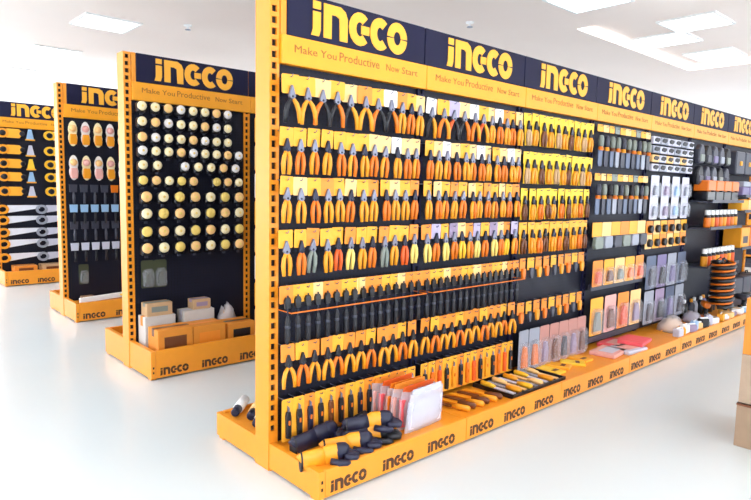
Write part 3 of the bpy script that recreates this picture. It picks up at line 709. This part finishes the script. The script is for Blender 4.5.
for i, x in enumerate((4.08, 4.18, 4.28, 4.38, 4.48, 4.58, 4.68, 4.78, 4.87, 5.16, 5.28, 5.58, 5.9, 6.0)):
    y = -0.37+0.01*(i % 3); m = [PGREY, CYEL, WHITE, MAUVE, SKYB, CPEA, BLACKG, GGREY][i % 8]; cn = ['grey', 'yellow', 'white', 'mauve', 'pale blue', 'peach', 'black', 'green-grey'][i % 8]
    t = thing('small_packet', f'small {cn} packet, {ORD[i]} along the packets lining the far deck front', 'packet', (x, y, DZ), (0, 0, rp.uniform(-0.6, 0.6)), 'small packets on the far deck')
    h = rp.uniform(0.04, 0.1)
    link('body', MB().cbox(-0.045, 0.045, -0.03, 0.03, 0, h, 0.008).mesh('body', m), t); link('seal', MB().box(-0.043, 0.043, -0.004, 0.004, h, h+0.012).mesh('seal', WHITE), t)
for i in range(7):
    x = 4.95+i*0.13; m = [BLACKG, DGREY, GREY, BLACKG, PURPLE][i % 5]; cn = ['black', 'charcoal', 'grey', 'black', 'purple-grey'][i % 5]
    t = thing('tool_bottle', f'{cn} bottle, {ORD[i]} along the back of the far deck', 'bottle', (x, -0.08-0.02*(i % 2), DZ), None, 'bottles at the back of the far deck')
    link('body', MB().lathe([(0.036,0),(0.04,0.005),(0.04,0.13),(0.03,0.155),(0.014,0.165)], 10).mesh('body', m, True), t)
    link('cap', MB().lathe([(0.015,0.165),(0.016,0.168),(0.016,0.195),(0.011,0.2)], 10).mesh('cap', [WHITE, AMBER, WHITE][i % 3], True), t)
def drill(label, x, y, rz, m):
    t = thing('power_drill', label, 'drill', (x, y, DZ), (0, 0, rz))
    link('body', MB().tube([(-0.1,0,0.16), (-0.09,0,0.16), (0.03,0,0.16), (0.06,0,0.16)], [0.02, 0.036, 0.036, 0.024], 10).mesh('body', m, True), t)
    link('chuck', MB().tube([(0.06,0,0.16), (0.1,0,0.16), (0.12,0,0.16)], [0.02, 0.018, 0.009], 8).mesh('chuck', BLACK, True), t)
    link('handle', MB().tube([(-0.045,0,0.13), (-0.055,0,0.08), (-0.06,0,0.04)], [0.022, 0.02, 0.022], 8).mesh('handle', BLACK, True), t)
    link('battery', MB().cbox(-0.105, 0.0, -0.035, 0.035, 0.0, 0.045, 0.006).mesh('battery', m), t)
drill('orange power drill standing on the deck below the cans', 5.12, -0.22, 0.6, ORANGE)
drill('yellow power drill standing beside the coiled hose', 5.52, -0.24, 2.4, YGRIP)
drill('black power drill at the far end of the deck', 6.15, -0.32, -0.4, BLACKG)
drill('dark grey power drill past the coiled hose on the deck', 5.95, -0.3, 1.2, DGREY)
for i, (x, y, m) in enumerate(((4.98, -0.34, WHITE), (5.42, -0.34, CPEA), (5.76, -0.33, WHITE), (6.4, -0.34, AMBER))):
    t = thing('tape_roll', ['white roll of tape below the spray cans', 'peach roll of tape in front of the yellow drill', 'white roll of tape beside the coiled hose', 'amber roll of tape at the far deck end'][i], 'tape', (x, y, DZ))
    link('roll', MB().lathe([(0.04,0.004),(0.066,0.0),(0.07,0.006),(0.07,0.055),(0.066,0.06),(0.04,0.056)], 16).mesh('roll', m, True), t)
    link('core', MB().lathe([(0.034,0.0),(0.04,0.0),(0.04,0.06),(0.034,0.06)], 16).mesh('core', KRAFT, True), t)
# rolls on the rear deck
for i, (x, y) in enumerate(((0.06, 0.46), (0.10, 0.36), (0.07, 0.25))):
    t = thing('roller', ['white roller with dark end, outermost on the rear deck', 'white roller with dark end, middle of the rear deck', 'white roller with dark end, beside the end post on the rear deck'][i], 'roller', (x, y, DZ), (0, -0.06, 0.75), 'rollers on the rear deck')
    link('sleeve', MB().tube([(0.0,0,0.03), (0.13,0,0.03)], 0.03, 10).mesh('sleeve', [WHITE, CPEA, WHITE][i], True), t); link('end_cap', MB().tube([(-0.06,0,0.03), (-0.055,0,0.03), (0.0,0,0.03)], [0.018, 0.024, 0.026], 10).mesh('end_cap', NAVYR, True), t)

# ------------------------------------------------------------------ rack with round discs
TAPE_B = MB().cbox(-0.038, 0.038, -0.05, -0.004, -0.05, 0.034, 0.012).mesh('body', BLACKG)
TAPE_F = MB().lathe([(0.012,-0.066),(0.03,-0.064),(0.037,-0.056),(0.038,-0.046)], 16, 0.0, 0.004, 'y').mesh('face', CREAM, True)
TAPE_H = MB().lathe([(0.006,-0.067),(0.010,-0.066),(0.011,-0.062)], 10, 0.0, 0.004, 'y').mesh('hub', PALEG, True)
TAPE_K = MB().prism([(-0.012,-0.068),(0.012,-0.068),(0.012,-0.048),(-0.012,-0.048)], -0.03, -0.022, 0.002).mesh('clip', DGREY)
rows2 = [(1.984, 8, 0.10), (1.872, 8, 0.10), (1.759, 8, 0.10), (1.658, 9, 0.10), (1.552, 8, 0.11), (1.438, 9, 0.1), (1.315, 7, 0.13), (1.187, 7, 0.13), (1.051, 7, 0.13), (0.925, 7, 0.13)]
for r, (z, n, p) in enumerate(rows2):
    for i in range(n):
        if (r, i) in ((4, 2), (5, 5)): continue
        x = 0.16+i*p+(0.02 if r > 5 else 0)
        t = thing('tape_measure', f'round cream-faced tape measure, {ORD[i]} along the {ORD[r]} row of the disc rack', 'tape measure', (x, 2.08, z), None, 'round tape measures')
        s = 0.92 if r < 6 else 1.06
        t.scale = (s, s, s)
        link('body', TAPE_B, t); f = link('face', recol(TAPE_F, ccol([CREAM, CREAM, CPEA, CWHI], i+r) if r < 5 else ccol([CPEA, CREAM, PALEG], i+r)), t); link('hub', TAPE_H, f)
        link('clip', TAPE_K, t)
for i in range(2):
    blister(f'olive low pack, {ORD[i]} on the disc rack below the discs', 0.19+i*0.1, 2.06, 0.82, 's', OLIVE, OLIVE, 'olive packs under the discs')
for r in range(8):
    blister(f'cream blister pack in the next bay of the disc rack, {ORD[r]} from top', 1.17, 2.05, 1.98-r*0.235, 's', ccol([CYEL, CPEA, CWHI], r), ccol([AMBER, CREAM], r), 'cream packs in the next bay')
def carton(label, x, y, z, wd, dp, ht, m, m2, rz=0.0, name='carton'):
    t = thing(name, label, 'box', (x, y, z), (0, 0, rz))
    link('body', MB().cbox(-wd/2, wd/2, -dp/2, dp/2, 0, ht, 0.003).mesh('body', m), t)
    link('tape', MB().box(-wd/2-0.0008, wd/2+0.0008, -0.022, 0.022, ht*0.72, ht+0.0008).mesh('tape', m2), t)
    link('print_panel', MB().box(-wd*0.32, wd*0.32, -dp/2-0.001, -dp/2, ht*0.3, ht*0.72).mesh('print_panel', m2), t)
carton('orange carton at the near corner of the disc rack deck', 0.27, 1.84, 0.15, 0.27, 0.18, 0.2, OBOX, TAPE)
carton('amber carton in the middle of the disc rack deck', 0.55, 1.86, 0.15, 0.27, 0.2, 0.19, OBOX, CORA)
carton('yellow carton with dark print beside the middle one, disc rack deck', 0.83, 1.86, 0.15, 0.24, 0.2, 0.17, OBOX, BLACKG)
carton('pale carton stacked at the back near corner of the disc rack deck', 0.25, 2.04, 0.15, 0.24, 0.13, 0.26, PALEBOX, OBOX)
carton('tan carton on top of the pale one, disc rack deck', 0.25, 2.04, 0.41, 0.2, 0.11, 0.1, KRAFT, GGREY)
carton('white carton at the back middle of the disc rack deck', 0.57, 2.04, 0.15, 0.26, 0.13, 0.27, PALEBOX, PGREY)
carton('rosy small carton on the white one, disc rack deck', 0.6, 2.04, 0.42, 0.15, 0.1, 0.08, KRAFT, MAUVE)
t = thing('goods_bag', 'beige lumpy bag at the back of the disc rack deck', 'plastic bag', (0.84, 2.03, 0.15)); link('bag', lump(0.1, 0.07, 0.27, 31, BAG, 'bag'), t); link('content', lump(0.085, 0.06, 0.24, 32, KRAFT, 'content'), t)

# ------------------------------------------------------------------ rack with oval packs
OV_CARD = MB().prism([(0.05*math.cos(a)*(1-0.25*math.exp(-(math.sin(a)/0.22)**2)), -0.125+0.13*math.sin(a)) for a in [2*PI*k/24 for k in range(24)]], -0.004, 0.0).mesh('card', CPEA)
OV_TOP = MB().lathe([(0.01,-0.04),(0.03,-0.034),(0.036,-0.004)], 12, 0, -0.07, 'y').mesh('wheel', CWHI, True)
OV_LOW = MB().prism([(-0.03,-0.235),(0.03,-0.235),(0.038,-0.2),(0.03,-0.13),(-0.03,-0.13),(-0.038,-0.2)], -0.03, -0.003, 0.006).mesh('body', AMBER)
for r, z in enumerate((2.04, 1.69)):
    for i in range(6):
        t = thing('oval_pack', f'oval cream and amber pack, {ORD[i]} along the {"upper" if r == 0 else "lower"} row of oval packs', 'blister pack', (0.33+i*0.125, 4.33, z), None, 'oval packs')
        link('card', recol(OV_CARD, CWHI if (i+r) % 2 else CREAM), t); link('wheel', recol(OV_TOP, ROSE if i % 2 else CPEA), t); link('body', recol(OV_LOW, AMBER if r == 0 or i % 2 else ROSE), t)
TR_H = MB().tube([(0,-0.02,-0.17), (0,-0.024,-0.1), (0,-0.02,-0.05)], [0.012, 0.015, 0.009], 8).mesh('handle', BLACK, True)
TR_B = MB().prism([(-0.035,-0.05),(0.035,-0.05),(0.04,0.03),(-0.04,0.03)], -0.014, -0.004, 0.002).mesh('blade', SKYB)
for r, (z, hm, bm_) in enumerate(((1.36, DGREY, DGREY), (1.15, BLACK, SKYB), (0.97, DGREY, DGREY), (0.745, BLACK, PGREY))):
    for i in range(7):
        t = thing('trowel', f'{["charcoal", "pale blue bladed", "dark grey", "white-bladed"][r]} trowel, {ORD[i]} along {["the upper dark row", "the blue row", "the lower dark row", "the lowest row"][r]}, oval-pack rack', 'trowel',
                  (0.32+i*0.105, 4.34, z), None, 'trowels on the oval-pack rack')
        link('handle', recol(TR_H, hm), t); link('blade', recol(TR_B, bm_ if not (r == 0 and i == 4) else ORANGE), t)
blister('dim olive pack low on the oval-pack rack', 0.4, 4.33, 0.53, 's', OLIVE, OLIVE)
t = thing('spirit_level', 'long silver bar lying along the deck of the oval-pack rack', 'level', (0.62, 4.05, 0.2), (0, -0.05, 0.02))
link('bar', MB().cbox(-0.35, 0.6, -0.02, 0.02, 0, 0.05, 0.004).mesh('bar', WHITE), t); link('vial', MB().tube([(0.05,-0.022,0.03), (0.12,-0.022,0.03)], 0.01, 8).mesh('vial', CBRI, True), t)
carton('small tan carton at the near end of the oval-pack rack deck', 0.38, 4.15, 0.15, 0.12, 0.1, 0.08, KRAFT, TAPE)

# ------------------------------------------------------------------ rack with saws
SW_HANDLE = MB().arc(0, 0, 0.075, 0.065, 0.03, 0, 2*PI, -0.018, 0.018, 16).mesh('handle', AMBER)
SW_BLADE = MB().prism([(0.06,-0.05),(0.46,-0.015),(0.46,0.03),(0.06,0.055)], -0.002, 0.002).mesh('blade', BLADE)
HK_BODY = MB().prism([(0.05,-0.062),(0.2,-0.062),(0.25,0.0),(0.2,0.062),(0.05,0.062)], -0.014, 0.014, 0.004).mesh('body', CYEL)
HK_GRIP = MB().lathe([(0.02,-0.02),(0.034,-0.018),(0.036,0.0)], 12, 0.235, 0.0, 'y').mesh('grip', BLACKG, True)
HOLE = MB().lathe([(0.02,-0.019),(0.04,-0.018),(0.042,0.0)], 12, 0.0, 0.0, 'y').mesh('hub', BLACKG, True)
for r, z in enumerate((2.06, 1.84, 1.65, 1.47, 1.27)):
    for i, x in enumerate((0.22, 0.8, 1.3)):
        t = thing('hacksaw', f'yellow frame saw with black grip, {ORD[r]} from top, {ORD[i]} column, saw rack', 'saw', (x, 7.07, z), None, 'yellow frame saws')
        link('handle', recol(SW_HANDLE, YGRIP if i else AMBER), t); link('hub', HOLE, t); link('body', recol(HK_BODY, CYEL if i == 0 else CPEA), t); link('grip', HK_GRIP, t)
SQ_BLADE = MB().prism([(-0.05,-0.07),(0.05,-0.07),(0.02,0.07),(-0.02,0.07)], -0.008, 0.0, 0.002).mesh('blade', SKYB)
SQ_STOCK = MB().cbox(-0.06, 0.06, -0.014, 0.004, -0.085, -0.065, 0.003).mesh('stock', CYEL)
for r, z in enumerate((2.06, 1.84, 1.65, 1.47, 1.27)):
    t = thing('square', f'tapered blade square with yellow stock, {ORD[r]} from top, saw rack', 'square', (0.56, 7.1, z), None, 'squares on the saw rack')
    link('blade', recol(SQ_BLADE, ccol([SKYB, PGREY, CBRI], r)), t); link('stock', SQ_STOCK, t)
for r, z in enumerate((1.02, 0.87, 0.7, 0.54, 0.35)):
    for i, x in enumerate((0.19, 0.66)):
        t = thing('hand_saw', f'silver-bladed hand saw, {ORD[r]} down, {ORD[i]} column, low on the saw rack', 'saw', (x, 7.08-0.05*i, z), (0, -0.06, 0), 'silver hand saws')
        link('handle', recol(SW_HANDLE, AMBER if i == 0 else GREY), t); link('blade', recol(SW_BLADE, BLADE if i == 0 else PGREY), t); 
for i in range(3):
    carton(f'low tan carton, {ORD[i]} along the deck of the saw rack', 0.4+i*0.34, 6.95, 0.15, 0.28, 0.2, 0.1, KRAFT if i % 2 else OBOX, TAPE)

# ------------------------------------------------------------------ carton stack in the aisle
carton('tan worn carton at the bottom of the aisle stack', 2.165+0.26, -1.43-0.22, 0.0, 0.52, 0.44, 0.25, WORN, KRAFT)
carton('tan printed carton in the middle of the aisle stack', 2.185+0.25, -1.43-0.215, 0.25, 0.5, 0.43, 0.28, PRINTED, TAPE)
carton('orange carton on top of the aisle stack', 2.19+0.25, -1.43-0.215, 0.53, 0.5, 0.43, 0.32, OBOX, CYEL)
link('edge_strap', MB().box(-0.262, 0.262, -0.222, 0.222, 0.238, 0.25).mesh('edge_strap', TAPE), bpy.data.objects['carton'] if False else [o for o in SC.objects if o.get('label') == 'tan worn carton at the bottom of the aisle stack'][0])

# ------------------------------------------------------------------ wall rack beyond the end of the long rack
t = thing('shelf_unit', 'grey and yellow shelf unit standing beyond the far end of the long rack', 'shelf unit', (9.2, 0.4, 0))
link('back_board', MB().box(0.3, 0.34, -1.6, 1.2, 0, 2.3).mesh('back_board', PGREY), t)
for z in (0.12, 0.5, 0.95, 1.35): link('shelf', MB().box(-0.1, 0.3, -1.6, 1.2, z-0.03, z).mesh('shelf', YEL), t)
for yy in (-1.6, -0.2, 1.18): link('upright', MB().box(0.26, 0.3, yy, yy+0.03, 0, 2.3).mesh('upright', YEL), t)
for r, (z, h, m, m2) in enumerate(((0.12, 0.32, DGREY, PALEBOX), (0.5, 0.36, NAVYR, CYEL), (0.95, 0.34, CYEL, NAVYR), (1.35, 0.72, PGREY, GREY))):
    for i in range(5):
        t = thing('storage_bin', f'{["charcoal", "navy", "yellow", "tall pale grey"][r]} bin, {ORD[i]} along its shelf on the far shelf unit', 'bin', (9.28, -1.0+i*0.5, z), None, 'bins on the far shelf unit')
        link('body', MB().box(-0.14, 0.16, -0.2, 0.2, 0, h*0.75).box(-0.12, 0.16, -0.18, 0.18, h*0.75, h).mesh('body', m), t); link('label_panel', MB().box(-0.142, -0.14, -0.12, 0.12, h*0.3, h*0.55).mesh('label_panel', m2), t)
